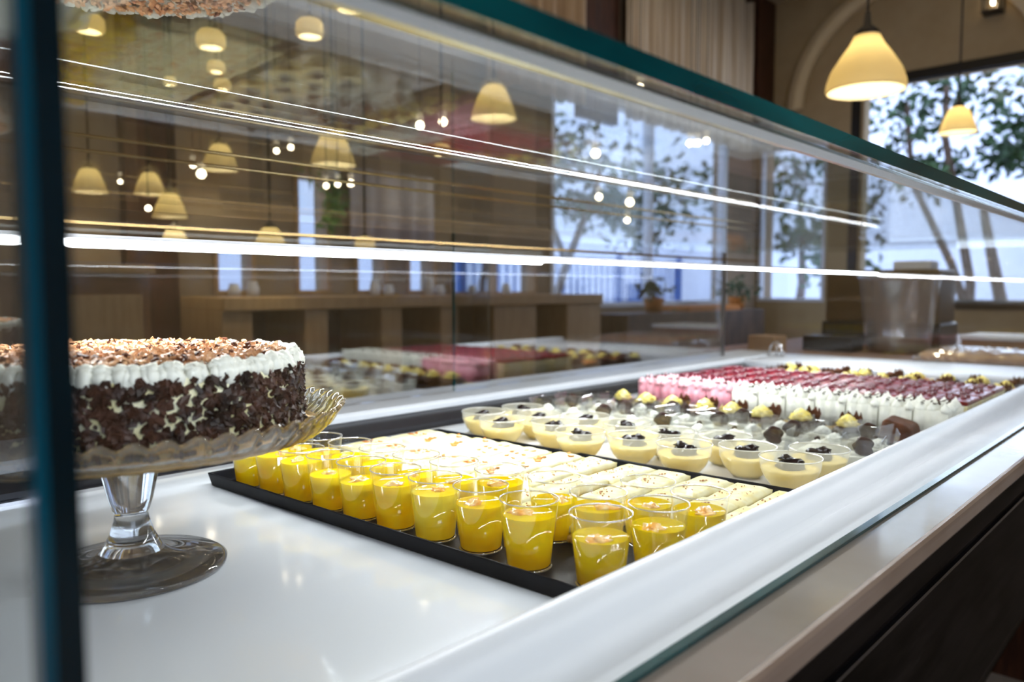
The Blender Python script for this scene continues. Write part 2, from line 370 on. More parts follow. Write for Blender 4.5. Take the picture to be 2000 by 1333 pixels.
# curtains, as folded cloth
def curtain(name, x0, x1, y, z0, z1, folds, mat, label, amp=.03):
    mb = MB(); n = folds*8; vs = []
    for k in range(n+1):
        x = x0+(x1-x0)*k/n; yy = y+amp*math.sin(2*PI*folds*k/n)+amp*.4*math.sin(5.1*k)
        vs += [(x, yy, z0), (x, yy, z1), (x, yy+.006, z0), (x, yy+.006, z1)]
    fs = []
    for k in range(n):
        a, b = k*4, k*4+4; fs += [(a, b, b+1, a+1), (a+2, a+3, b+3, b+2), (a, a+2, b+2, b), (a+1, b+1, b+3, a+3)]
    fs += [(0, 1, 3, 2), (n*4, n*4+2, n*4+3, n*4+1)]
    mb.add(vs, fs, True); return tag(mb.build(name, mat), label, 'curtain')
curtain('curtain', 4.16, 5.86, BY-.10, 1.35, 2.5, 15, 'curtain', 'pale striped curtain hanging beside the dark corner post')
curtain('curtain', 2.9, 3.73, BY-.10, 1.35, 2.5, 6, 'curtain_tan', 'tan curtain left of the dark wooden post above the case lid')
curtain('curtain', 2.06, 2.56, BY-.06, .45, .80, 4, 'lilac_cloth', 'greyish lilac cloth hung on the wall behind the case', .012)

# wall cabinet behind the counter: beige pilasters with dark open bays
cb = thing('wall_cabinet', 'beige wooden wall cabinet with dark open bays behind the case', 'cabinet', (2.3, BY-.2, FZ))
fr = MB()
pil = [(1.275, 1.39), (1.61, 1.71), (1.97, 2.08), (2.30, 2.41), (2.64, 2.95), (3.20, 3.30)]
for a, b in pil: fr.box(a-2.3, b-2.3, -.2, .14, 0, 1.02)
fr.box(1.275-2.3, 3.5-2.3, -.22, .14, 1.02, 1.07)
fr.build('frame', 'beige_wood', cb, bevel=.004)
for i, (a, b) in enumerate(zip(pil[:-1], pil[1:])):
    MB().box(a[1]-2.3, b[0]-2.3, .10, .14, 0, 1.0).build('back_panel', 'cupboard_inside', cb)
    s = MB(); s.box(a[1]-2.3, b[0]-2.3, -.12, .10, .70, .715); s.build('shelf', 'mid_wood', cb)
MB().box(3.30-2.3, 3.5-2.3, -.2, .14, 0, 1.02).build('end_panel', 'beige_wood', cb)
# things standing on the cabinet and in its bays
k = 0
for i, (x, z, mt, hh) in enumerate([(1.48, .225, 'white_card', .05), (1.56, .225, 'white_card', .06), (2.17, .225, 'white_card', .07), (2.25, .225, 'white_card', .05), (2.50, .225, 'white_card', .09), (2.57, .225, 'white_card', .05), (2.80, .225, 'white_card', .05), (3.05, .225, 'white_card', .06)]):
    j = MB(); j.lathe([(.0, 0), (.022, 0), (.026, hh*.5), (.018, hh*.85), (.020, hh), (.016, hh), (.014, hh*.84), (.0, hh*.2)], 16)
    tag(j.build('jar', mt, loc=(x, BY-.09, .2195)), 'small white crock on the cabinet top, %s of eight' % ordl(i, 8), 'jar', 'white crocks on the cabinet top')
# left wall part behind the case: panelled sideboard
sb = thing('sideboard', 'panelled wooden sideboard left of the dark red post', 'cabinet', (0.6, BY-.15, FZ))
MB().box(-.8, .47, -.15, .14, 0, 1.15).build('body', 'mid_wood', sb, bevel=.005)
for i in range(3): MB().box(-.75+i*.41, -.38+i*.41, -.165, -.15, .1, 1.08).build('door', 'beige_wood', sb, bevel=.006)
MB().box(-.82, .48, -.18, .14, 1.15, 1.18).build('top', 'beige_wood', sb, bevel=.004)

# planter crate and plants in front of the big window (dark shapes low in it)
pc = thing('planter', 'long dark planter box with terracotta soil below the big window', 'planter', (4.55, BY-.3, -.10))
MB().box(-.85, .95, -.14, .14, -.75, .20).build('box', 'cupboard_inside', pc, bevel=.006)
MB().box(-.10, .62, -.11, .11, .18, .235).build('tray', 'nut', pc, bevel=.01)
def leafmesh(mb, c, s, rnd):
    d = Vector((rnd.uniform(-1, 1), rnd.uniform(-1, 1), rnd.uniform(-1, .5))).normalized()
    u = d.cross(Vector((rnd.uniform(-1, 1), rnd.uniform(-1, 1), rnd.uniform(-1, 1)))).normalized(); c = Vector(c)
    nn = d.cross(u)*.12*s
    mb.add([c, c+d*s*.4+u*s*.26+nn, c+d*s, c+d*s*.4-u*s*.26+nn, c+d*s*.42], [(0, 1, 4), (1, 2, 4), (2, 3, 4), (3, 0, 4)], False)
def foliage(name, mat, clusters, count, size, parent, seed, label=None):
    rnd = random.Random(seed); mb = MB()
    for (c, r) in clusters:
        for k in range(int(count)):
            p = Vector([rnd.gauss(0, .5)*r[i] for i in range(3)])+Vector(c)
            leafmesh(mb, p, size*rnd.uniform(.6, 1.3), rnd)
    o = mb.build(name, mat, parent, fixn=False); tag(o, label, kind='stuff'); return o
def bush(x, y, z, label, seed, r=.10, mat='leaf'):
    b = thing('potted_plant', label, 'plant', (x, y, z))
    MB().lathe([(0, 0), (.05, 0), (.065, .09), (.06, .09), (.055, .07), (0, .07)], 20).build('pot', 'nut', b)
    foliage('foliage', mat, [((0, 0, .15), (r, r, .07))], 120, .05, b, seed)
bush(4.2, BY-.3, .101, 'bushy dark potted plant at the left end of the dark planter', 3)
bush(5.32, BY-.3, .101, 'bushy dark potted plant at the right end of the dark planter', 4, .14)
pg = thing('hanging_plant', 'bright green trailing plant above the narrow window', 'plant', (1.88, BY-.14, .70))
MB().lathe([(0, 0), (.05, 0), (.06, .06), (.05, .06), (0, .05)], 20).build('pot', 'white_card', pg)
MB().tube([(0, 0, .05), (0, 0, 1.88)], .002, 6).build('cord', 'cord', pg)
foliage('foliage', 'leaf_bright', [((0, 0, .04), (.10, .05, .06)), ((.05, 0, -.06), (.05, .03, .08)), ((.02, 0, -.15), (.03, .03, .05))], 90, .035, pg, 5)

# ------------------------------------------------------------------ outdoors
struct('ground', MB().box(-8, 22, -16, 16, FZ-.15, FZ-.06), 'pavement')
def facade(name, x0, x1, y0, y1, label, z1=7):
    tag(MB().box(x0, x1, y0, y1, FZ-.06, z1).build(name, 'white_wall'), label, 'building')
facade('house_facade', -4, 13.5, 9.0, 9.5, 'white house facade across the street behind the big window')
facade('house_facade', 13.6, 14.2, -8, 9.5, 'white house facade beyond the tree in the right window')
# blue railing of the reflected view, built outside the big window
rl = thing('railing', 'blue metal railing of the reflected view, built outside the big window', 'railing', (6.6, 5.4, FZ-.06))
MB().box(-1.6, 2.4, -.02, .02, 1.47, 1.51).build('rail', 'blue_paint', rl)
MB().box(-1.6, 2.4, -.015, .015, .96, .99).build('bottom_rail', 'blue_paint', rl)
for x in (-1.6, -.3, 1.0, 2.36): MB().box(x, x+.06, -.03, .03, 0, 1.56).build('post', 'blue_paint', rl)
b0 = MB().box(-.008, .008, -.008, .008, .99, 1.47).build('baluster', 'blue_paint', rl, loc=(-1.5, 0, 0))
for k in range(1, 34):
    b = b0.copy(); COL.objects.link(b); b.location = (-1.5+k*.115, 0, 0)
MB().box(1.15, 1.75, -.05, -.03, 1.0, 1.22).build('sign_board', 'blue_paint', rl)
def tree(x, y, pts_list, clusters, count, size, label, seed, mat='leaf'):
    t = thing('street_tree', label, 'tree', (x, y, FZ-.06))
    mb = MB()
    for pts, r in pts_list: mb.tube(pts, [r*(1-.5*i/(len(pts)-1)) for i in range(len(pts))], 10)
    mb.build('trunk', 'bark', t)
    foliage('foliage', mat, clusters, count, size, t, seed)
# leaning tree of the reflected view, built outside the big window
tree(5.35, 4.5, [([(0, 0, 0), (-.05, 0, .9), (.18, 0, 1.4), (.55, 0, 2.0), (.85, .1, 2.4)], .05), ([(.18, 0, 1.4), (-.1, .1, 2.0), (-.2, 0, 2.5)], .035), ([(-.6, .3, 0), (-.62, .3, 1.2), (-.4, .2, 2.3)], .04)],
     [((.2, 0, 2.35), (.9, .5, .30)), ((1.2, .1, 2.1), (.8, .5, .35)), ((1.9, .3, 1.9), (.6, .5, .35)), ((-.5, 0, 2.5), (.5, .4, .25)), ((2.2, .2, 2.3), (.8, .6, .4)), ((.6, 0, 1.95), (.5, .3, .12))], 210, .13,
     'slanting dark-leaved tree of the reflected view, built outside the big window', 21)
# tree in the black framed window
tree(8.3, 1.75, [([(0, .1, 0), (0, .08, 1.2), (-.05, .2, 1.9), (-.1, .32, 2.6), (0, .35, 3.2)], .05), ([(0, .09, .9), (0, .25, 1.4), (.0, .62, 2.2), (0, .7, 3.0)], .045), ([(0, -.35, .2), (0, -.12, 1.3), (0, .0, 1.9)], .07)],
     [((0, .75, 2.85), (.4, .40, .35)), ((0, .1, 2.95), (.5, .5, .35)), ((0, -.5, 2.7), (.5, .45, .35)), ((0, .5, 2.3), (.3, .35, .2)), ((-.2, -.85, 2.25), (.4, .25, .30)), ((0, -.2, 2.4), (.3, .3, .18)), ((-.3, -.9, 1.75), (.2, .12, .12)), ((0, 1.2, 2.0), (.3, .4, .4)), ((0, 1.35, 1.5), (.3, .3, .25))], 190, .13,
     'leafy green tree outside the black framed window', 22)
tree(9.4, 4.1, [([(0, 0, 0), (.05, -.15, 1.0), (0, -.2, 1.3), (.1, -.1, 2.3)], .07)],
     [((0, 0, 2.1), (.4, .7, .4)), ((0, -.1, 2.6), (.4, .7, .3)), ((0, -.2, 1.75), (.3, .5, .22)), ((0, .5, 2.4), (.4, .5, .4))], 190, .13, 'bushy olive tree of the reflected view, built outside the small corner window', 23)

# ------------------------------------------------------------------ lamps of the room
def make_pendant(label, loc, d, kind='bell', glowmat='bulb_glow', rot=0, cat='lamp', group=None):
    """loc = centre of the shade's open rim, d = its diameter"""
    t = thing('pendant_lamp', label, cat, loc, rot, group); R = d/2
    if kind == 'bell':
        pr = [(R*.97, 0), (R, .05*R), (R*.985, .24*R), (R*.87, .56*R), (R*.64, .93*R), (R*.43, 1.22*R), (R*.35, 1.38*R), (R*.32, 1.46*R)]; top = 1.46*R
    elif kind == 'cone':
        pr = [(R, 0), (R*.98, .05*R), (R*.80, .62*R), (R*.52, 1.25*R), (R*.36, 1.42*R), (R*.2, 1.46*R)]; top = 1.46*R
    else:
        pr = [(R*.80, 0), (R*.95, .12*R), (R, .45*R), (R*.95, .9*R), (R*.7, 1.2*R), (R*.3, 1.3*R)]; top = 1.3*R
    inner = [(max(r-.003, .002), z+.001) for r, z in reversed(pr)]
    mb = MB(); mb.cap0 = mb.cap1 = False
    mb.lathe(pr+inner, 40, closed=True); mb.build('lamp_shade', 'shade', t)
    br = R*.30
    MB().blob((0, 0, top*.60), (br, br, br*1.15), 0, sub=3).build('bulb', glowmat, t)
    MB().lathe([(0, top-.05*R), (.32*R, top-.04*R), (.30*R, top+.1*R), (.10*R, top+.28*R), (.07*R, top+.6*R), (0, top+.62*R)], 24).build('socket', 'cord', t)
    MB().tube([(0, 0, top+.5*R), (0, 0, CZ-loc[2])], .004, 6).build('cord', 'cord', t)
    return t
make_pendant('large amber glass pendant lamp hanging above the right end of the case', (2.70, .925, .903), .250)
for (loc, d, kind, lab) in [
    ((2.57, 2.53, 1.03), .215, 'cone', 'cone pendant lamp seen through the lid above the profiteroles'),
    ((1.74, 2.594, .730), .178, 'cone', 'cone pendant lamp above the plant window'),
    ((1.40, 2.84, .700), .136, 'cone', 'cone pendant lamp left of the one above the plant window'),
    ((.94, 2.85, .575), .115, 'cone', 'cone pendant lamp nearest the dark glass corner, middle height'),
    ((1.10, 2.75, .575), .104, 'cone', 'small cone pendant lamp in front of the dark red post, middle height'),
    ((1.12, 2.64, .49), .114, 'cone', 'low cone pendant lamp just right of the dark red post'),
    ((1.16, 2.70, .395), .10, 'cone', 'lowest cone pendant lamp, just over the light bar above the cake'),
    ((1.40, 2.48, .375), .125, 'cone', 'wide low pendant lamp just over the light bar right of the cake'),
    ((1.60, 2.20, .385), .07, 'globe', 'little globe lamp touching the light bar line below the lilac cloth'),
    ((4.05, .97, .97), .165, 'cone', 'cone lamp standing in for a pendant reflected in the black window'),  # ghost reflection of the pendant, built as a lamp
    ((1.148, 2.369, 1.00), .090, 'globe', 'glowing globe lamp under the edge of the raised cake reflection'),
    ((1.362, 2.146, 1.035), .090, 'globe', 'glowing globe lamp above the plant window, near the lid stripe'),
    ((1.451, 2.058, 1.12), .096, 'globe', 'highest glowing globe lamp at the top of the picture'),
    ((.891, 2.648, 1.05), .090, 'globe', 'leftmost glowing globe lamp beside the dark glass corner'),
    ((1.213, 2.472, .959), .059, 'globe', 'upper one of the two small touching globe lamps'),
    ((1.306, 2.617, .944), .0605, 'globe', 'lower one of the two small touching globe lamps'),
    ((1.055, 2.457, .885), .040, 'globe', 'tiny globe lamp over the dark red post'),
    ((1.624, 1.828, .665), .058, 'globe', 'round white globe lamp left of the big window, at mid height')]:
    make_pendant(lab, loc, d, kind)
spots = [((1.582, 1.88, .76), .013), ((1.795, 2.011, .823), .0145), ((1.302, 2.171, .691), .009), ((1.271, 2.203, .68), .009), ((1.09, 2.391, .635), .009), ((1.273, 2.727, .662), .016),
         ((.988, 2.487, .501), .009), ((.932, 2.555, .584), .007), ((1.953, 1.476, .672), .014), ((2.059, 1.385, .879), .011), ((2.168, 1.25, .704), .010), ((2.22, 1.30, .717), .011),
         ((2.27, 1.30, .725), .011), ((2.325, 1.30, .740), .011), ((1.5675, 2.232, .612), .012), ((1.397, 2.059, .576), .009), ((1.372, 2.085, .571), .009), ((2.149, 1.608, .565), .012), ((2.019, 1.391, .52), .013), ((2.172, 1.506, .481), .010)]
spot_lab = ['left of the pair above the white globe lamp', 'right of the pair above the white globe lamp', 'right of the faint pair above the plant window', 'left of the faint pair above the plant window', 'upper one left of the lamp beside the plant window', 'larger lower one left of the lamp beside the plant window',
            'low one beside the dark red post', 'on the dark red post, leftmost of all', 'left one among the tree leaves', 'high one above the tree leaves', 'lone one in the middle of the tree leaves', 'left of the three in a row over the corner window', 'middle of the three in a row over the corner window', 'right of the three in a row over the corner window',
            'right of the three over the plant window', 'middle of the three over the plant window', 'left of the three over the plant window', 'upper left of the low trio beside the tree trunk', 'right of the low trio beside the tree trunk', 'lowest of the low trio beside the tree trunk']
for (p, r), lb in zip(spots, spot_lab):
    t = thing('bulb_light', 'tiny bare hanging bulb, ' + lb, 'lamp', p, 0, 'tiny bare bulbs hanging in the shop')
    MB().blob((0, 0, 0), (r, r, r), 0, sub=2).build('bulb', 'spot_glow', t)
    MB().tube([(0, 0, r*.8), (0, 0, CZ-p[2])], .0012, 5).build('cord', 'cord', t)
# wall lantern at the top right corner
wl = thing('wall_lantern', 'dark metal lantern on the wall above the black window', 'lamp', (6.20, 1.30, 2.15))
fr = MB()
for a in (-.05, .05):
    for b in (-.05, .05): fr.box(a-.006, a+.006, b-.006, b+.006, 0, .26)
fr.box(-.06, .06, -.06, .06, -.012, 0); fr.box(-.06, .06, -.06, .06, .26, .275); fr.box(.04, .06, -.02, .02, .27, .33)
fr.build('frame', 'black_frame', wl)
MB().box(-.044, .044, -.044, .044, 0, .26).build('glass', 'room_glass', wl)
MB().blob((0, 0, .06), (.012, .012, .02), 0).build('bulb', 'spot_glow', wl)

# ------------------------------------------------------------------ the display case
X0, X1 = .066, 2.40          # end panels
YF, YB = .237, 1.15          # front and rear glass
ZL, ZT = .030, .368          # ledge and lid height
dc = thing('display_case', 'long white pastry display case with a frameless glass cover', 'display case', (0, 0, 0))
MB().box(X0-.30, 2.16, .290, 1.03, -.02, 0).build('deck', 'deck', dc)
# front ledge: rounded inner lip, flat top, stone outer strip with rounded edge
fl = [(.316, -.02), (.316, .028), (.3155, .042), (.313, .048), (.309, .0515), (.304, .0532), (.298, .0530), (.291, .0505), (.283, .0455), (.275, .0400), (.266, .0350), (.256, .0315), (.246, .0301), (.236, .0298), (.236, .006), (.290, 0), (.300, -.02)]
lo_ = MB().prism(fl, 'x', X0-.30, 2.44, True).build('front_ledge', 'ledge', dc)
lo_.modifiers.new('edges', 'EDGE_SPLIT').split_angle = math.radians(38)
MB().prism([(.2358, .0300), (.1925, .0300), (.1925, .0230), (.2358, .0230)], 'x', X0-.30, 2.44).build('stone_strip', 'stone', dc)
MB().prism([(.2358, .0228), (.1923, .0228), (.1923, .0300), (.1895, .0292), (.1872, .0270), (.1863, .0235), (.1862, .0140), (.190, .008), (.196, .0045), (.2358, .0045)], 'x', X0-.30, 2.44).build('stone_nosing', 'stone_edge', dc)
# body under the nosing
MB().prism([(.205, .004), (.209, -.04), (.212, -.05), (.215, -.25), (.459, -.85), (1.30, -.85), (1.30, -.05), (.36, -.05), (.285, -.003), (.235, .003)], 'x', X0-.30, 2.44).build('base_cabinet', 'black_panel', dc)
MB().box(X0-.30, 2.44, .207, .2125, -.052, -.048).build('reveal_strip', 'dark_steel', dc)
# rear wall of the well, rear ledge
MB().box(X0-.30, 2.2, 1.018, 1.026, 0, .004).build('rear_lip', 'silver', dc)
MB().prism([(1.03, -.02), (1.03, .012), (1.072, .026), (1.09, .026), (1.09, -.02)], 'x', X0-.30, 2.2).build('rear_channel', 'dark_steel', dc)
MB().prism([(1.072, .0262), (1.072, .036), (1.078, .041), (1.23, .041), (1.23, -.02), (1.092, -.02), (1.092, .0262)], 'x', X0-.30, 2.46).build('rear_ledge', 'ledge', dc, bevel=.0015)
# far end of the well
MB().prism([(2.16, -.02), (2.16, .030), (2.166, .0375), (2.46, .0375), (2.46, -.02)], 'y', .3165, 1.071).build('end_ledge', 'ledge', dc, bevel=.0015)
# glass
MB().box(X0+.006, X1-.006, YF-.003, YF+.003, ZL+.0015, ZT-.0065).build('front_pane', 'front_glass', dc)
MB().box(X0+.006, X1-.006, YF-.0035, YF+.0035, ZL+.0002, ZL+.0030).build('bottom_seal', 'teal_seal', dc)
lid = MB().box(X0-.005, X1+.005, YF-.004, YB+.004, ZT-.006, ZT+.006).build('lid_pane', 'lid_glass', dc)
e = MB().box(X0-.005, X1+.005, YF-.0055, YF-.0042, ZT-.0062, ZT+.0062).build('polished_edge', 'teal_edge', dc)
e['label'] = 'teal polished front edge of the glass lid'
MB().box(X0-.003, X0+.003, YF+.006, YB, ZL+.012, ZT-.0065).build('near_end_pane', 'lid_glass', dc)
e = MB().box(X0-.0055, X0-.0020, YF-.0035, YF+.0058, ZL, ZT-.0066).build('corner_edge', 'teal_bright', dc)
e['label'] = 'teal glass edge at the near corner'
MB().box(X0-.0018, X0+.0058, YF-.0035, YF+.0058, ZL, ZT-.0066).build('corner_joint', 'teal_dark', dc)
MB().box(X1-.003, X1+.003, YF+.006, YB, .038, ZT-.0065).build('far_end_pane', 'room_glass', dc)
MB().box(X0+.006, 1.153, YB-.003, YB+.003, .0415, ZT-.0065).build('rear_door', 'rear_glass', dc)
MB().box(1.062, 2.19, YB+.006, YB+.012, .0415, ZT-.0065).build('rear_door', 'rear_glass', dc)
MB().box(1.059, 1.0618, YB+.0055, YB+.0125, .0415, ZT-.0065).build('door_edge', 'teal_edge', dc)
MB().box(1.1532, 1.155, YB-.0035, YB+.0035, .0415, ZT-.0065).build('door_edge', 'room_glass', dc)
MB().box(2.1905, 2.195, YB+.002, YB+.013, .0415, ZT-.0065).build('corner_seal', 'steel', dc)
MB().box(X0, X1, YB-.006, YB+.016, .338, .342).build('door_rail', 'brass', dc)
# invented housing for the added fill lamp, then the light bar
MB().prism([(y, z) for y, z in ((.2415, .3615), (.2600, .3615), (.2600, .3600), (.2560, .3590), (.2500, .3545), (.2470, .3550), (.2415, .3590))], 'x', X0+.007, X1-.007).build('fill_lamp_housing', 'silver', dc)
lb_ = MB().prism([(.7640, .2965), (.7640, .2995), (.7870, .2995), (.7870, .2910), (.7862, .2910), (.7862, .2912)], 'x', X0+.004, X1-.004).build('light_bar', 'steel', dc)
MB().prism([(.7680, .2948), (.7835, .2909), (.7837, .2913), (.7682, .2952)], 'x', X0+.004, X1-.004).build('light_diffuser', 'led', lb_)
# added brass rods imitate gold light streaks reflected in the lid
gr = thing('streak_rods', 'rack of thin brass rods standing in for light streaks reflected in the glass lid', 'rack', (0, YB-.01, ZT+.0062))
for z in (.062, .082, .137, .150): MB().tube([(X0+.03, 0, z), (X1-.02, 0, z)], .0028, 8).build('rod', 'brass', gr)
for x in (X0+.03, X1-.02): MB().box(x-.006, x+.006, -.006, .006, 0, .16).build('post', 'steel', gr)
# crumpled white paper wrap lying on the lid
mb = MB(); nx, ny = 26, 16; vs = []; rnd = random.Random(5)
for j in range(ny+1):
    for i in range(nx+1):
        u, v = i/nx, j/ny; a = (u-.5)*2
        x = a*.105*(1-.30*(abs(v-.5)*2)**2)+ .012*math.sin(9*v+2)*(u > .8); y = (v-.5)*.15*(1-.35*a*a)
        z = .004+.020*(1-a*a)*(1-(2*v-1)**2)+.008*abs(noise.noise(Vector((u*5, v*4, 1))))+ .018*max(0, a)**3*v
        vs.append((x, y, z))
fs = [(j*(nx+1)+i, j*(nx+1)+i+1, (j+1)*(nx+1)+i+1, (j+1)*(nx+1)+i) for j in range(ny) for i in range(nx)]
mb.add(vs, fs, True); o = mb.build('paper_wrap', 'paper', loc=(.075, .400, ZT+.0065), rot=(0, 0, -.55))
sm = o.modifiers.new('thickness', 'SOLIDIFY'); sm.thickness = .0012; sm.offset = 1
tag(o, 'crumpled white paper wrap lying on the glass lid beside the dark corner', 'paper')

# ------------------------------------------------------------------ cake stand and cake
CX, CY = .257, .705
cs = thing('cake_stand', 'clear glass footed cake stand with a scalloped rim', 'cake stand', (CX, CY, 0))
MB().lathe([(.0, 0.004), (.030, .006), (.060, .002), (.074, 0), (.0785, .002), (.079, .005), (.075, .0075), (.055, .0095), (.034, .013), (.027, .0185), (0, .0185)], 72).build('foot', 'foot_glass', cs)
MB().lathe([(0, .0187), (.0268, .0187), (.024, .022), (.018, .034), (.0145, .046), (.0135, .052),
            (.0155, .056), (.018, .064), (.0215, .080), (.0255, .098), (.027, .112), (.026, .1165), (0, .1165)], 64).build('stem', 'clear_glass', cs)
NS = 56
def scal(a, r, z):
    k = max(0, min(1, (r-.160)/.022)); return 1+.035*k*(abs(math.cos(a*NS/2))-.5)
pl = MB(); pl.cap0 = pl.cap1 = False
prof = [(.0005, .1170), (.08, .1172), (.150, .1185), (.166, .1215), (.176, .130), (.182, .1405), (.1845, .1425), (.1835, .1445), (.179, .1435), (.172, .1335), (.163, .1262), (.150, .1240), (.08, .1232), (.0005, .1232)]
pl.lathe(prof, NS*8, rfun=scal)
pl.v = [(x, y, z+(.0080*max(0, min(1, (math.hypot(x, y)-.170)/.012)))*(abs(math.cos(math.atan2(y, x)*NS/2))-.6)) for x, y, z in pl.v]
pl.build('plate', 'clear_glass', cs)

ck = thing('chocolate_cake', 'round cream cake coated in dark chocolate flakes with a crumbed top', 'cake', (CX, CY, .1236))
MB().lathe([(0, 0), (.166, 0), (.1665, .001), (.166, .002), (0, .002)], 72).build('cake_board', 'gold_board', ck)
R, HC = .147, .063
MB().lathe([(0, .0022), (R-.002, .0022), (R, .005), (R, HC-.004), (R-.004, HC), (0, HC+.001)], 96).build('body', 'cream', ck)
rnd = random.Random(77)
def chip(mb, c, nrm, s, asp=1.5, thick=.0012, tilt=.5):
    nrm = Vector(nrm).normalized(); nrm = (nrm+Vector((rnd.uniform(-1, 1), rnd.uniform(-1, 1), rnd.uniform(-1, 1)))*tilt).normalized()
    u = nrm.cross(Vector((rnd.uniform(-1, 1), rnd.uniform(-1, 1), rnd.uniform(-1, 1)))).normalized(); v = nrm.cross(u)
    k = rnd.choice((4, 5, 6)); a0 = rnd.uniform(0, 6); c = Vector(c); top = []; bot = []
    for i in range(k):
        a = a0+2*PI*i/k; r = rnd.uniform(.65, 1.1)
        p = c+u*(s*asp*.5*r*math.cos(a))+v*(s*.5*r*math.sin(a))+nrm*(.25*s*math.cos(a)**2*rnd.uniform(-.5, 1))
        top.append(p+nrm*thick); bot.append(p-nrm*thick)
    mb.add(top+bot, [tuple(range(k)), tuple(range(2*k-1, k-1, -1))]+[(i, k+i, k+(i+1) % k, (i+1) % k) for i in range(k)], False)
fk = MB()
for i in range(3400):
    a = rnd.uniform(0, 2*PI); z = rnd.uniform(.004, HC-.003)
    chip(fk, ((R+.0012)*math.cos(a), (R+.0012)*math.sin(a), z), (math.cos(a), math.sin(a), 0), rnd.uniform(.004, .0085), rnd.uniform(1, 1.9))
tag(fk.build('chocolate_flakes', 'flake_dark', ck), kind='stuff')
tp = MB(); tp2 = MB()
for i in range(2100):
    a = rnd.uniform(0, 2*PI); r = (R-.012)*math.sqrt(rnd.random())
    chip(tp if rnd.random() < .82 else tp2, (r*math.cos(a), r*math.sin(a), HC+.003+rnd.uniform(0, .008)), (0, 0, 1), rnd.uniform(.003, .0075), rnd.uniform(1, 1.6), .0009, .9)
tag(tp.build('nut_crumbs', 'flake_light', ck), kind='stuff')
tag(tp2.build('chocolate_shavings', 'milk_choc', ck), kind='stuff')
MB().lathe([(0, HC), (R-.010, HC), (R-.012, HC+.004), (0, HC+.005)], 72).build('cream_top', 'whipped', ck)
cr = MB()
for i in range(150):
    a = 2*PI*i/150+rnd.uniform(-.015, .015); g = rnd.uniform(.7, 1.15); lowr = rnd.uniform(-.006, .001)
    q = (R-.003)*math.cos(a), (R-.003)*math.sin(a)
    cr.blob((q[0], q[1], HC+lowr*.5), (.0058*g, .0058*g, .0072*g-lowr*.5), .55, 4, i, 2)
    q = (R-.0065)*math.cos(a), (R-.0065)*math.sin(a)
    cr.blob((q[0], q[1], HC+.0052*g), (.0056*g, .0056*g, .0048*g), .6, 4, i+200, 2)
cr.build('cream_border', 'whipped', ck)

# ------------------------------------------------------------------ trays
def tray(label, cx, cy, lx, ly, rz, mat, hgt=.017, name='serving_tray'):
    def rect(a, z, dz=0): return [(-lx/2+a, -ly/2+a, z), (lx/2-a, -ly/2+a, z), (lx/2-a, ly/2-a, z), (-lx/2+a, ly/2-a, z)]
    rings = [rect(.004, 0), rect(0, hgt), rect(.003, hgt), rect(.0065, .0035)]
    vs = [p for r in rings for p in r]
    fs = [(j*4+i, j*4+(i+1) % 4, (j+1)*4+(i+1) % 4, (j+1)*4+i) for j in range(3) for i in range(4)] + [(0, 3, 2, 1), (12, 13, 14, 15)]
    mb = MB().add(vs, fs, False)
    return tag(mb.build(name, mat, bevel=.0025, loc=(cx, cy, .0004), rot=(0, 0, rz), seg=3), label, 'tray')
TR = math.radians(2.6)
tray('black tray under the yellow jelly cups and the cream slices', 0.651, .6495, .405, .598, TR, 'black_tray')
tray('white tray under the custard bowls and square cups', 1.030, .6400, .335, .600, TR*.4, 'white_tray', .008)
tray('black tray under the near chocolate pastries and mousse slices', 1.510, .6400, .595, .600, 0, 'black_tray', .012)
tray('far black tray under the last chocolate pastries', 1.985, .6400, .320, .600, 0, 'black_tray', .012)

# ------------------------------------------------------------------ yellow jelly cups
def make_cup():
    t = thing('jelly_cup', 'x', 'dessert cup', (0, 0, 0), 0, 'cups of yellow jelly on the black tray')
    w = MB(); w.cap0 = w.cap1 = False
    w.lathe([(.0195, .0012), (.0202, .003), (.0262, .0605)], 40); w.build('cup_wall', 'cup_plastic', t)
    w = MB(); w.cap0 = w.cap1 = False
    w.lathe([(.0260, .0600), (.0268, .0606), (.0266, .0616), (.0258, .0614)], 48, closed=True); w.build('rim', 'cup_rim', t)
    w = MB(); w.cap0 = w.cap1 = False
    w.lathe([(.0188, 0), (.0205, .0002), (.0206, .0016), (.0190, .0018)], 40, closed=True); w.build('base_ring', 'cup_rim', t)
    return t
def fill(t, level, mat, seed):
    k = .0202+(.0262-.0202)*(level-.003)/.0575-.0008
    w = MB(); w.cap0 = True; w.cap1 = False
    w.lathe([(.0185, .0025), (.0192, .004), (k, level+.0012), (k-.0012, level), (0.0005, level-.0003)], 40); w.build('jelly', mat, t)
    r = random.Random(seed); a = r.uniform(0, 6)
    f = MB().blob((.007*math.cos(a), .007*math.sin(a), level-.001), (r.uniform(.007, .012), r.uniform(.006, .009), .0045), .8, 4, seed, 3); f.build('fruit_piece', 'fruit', t)
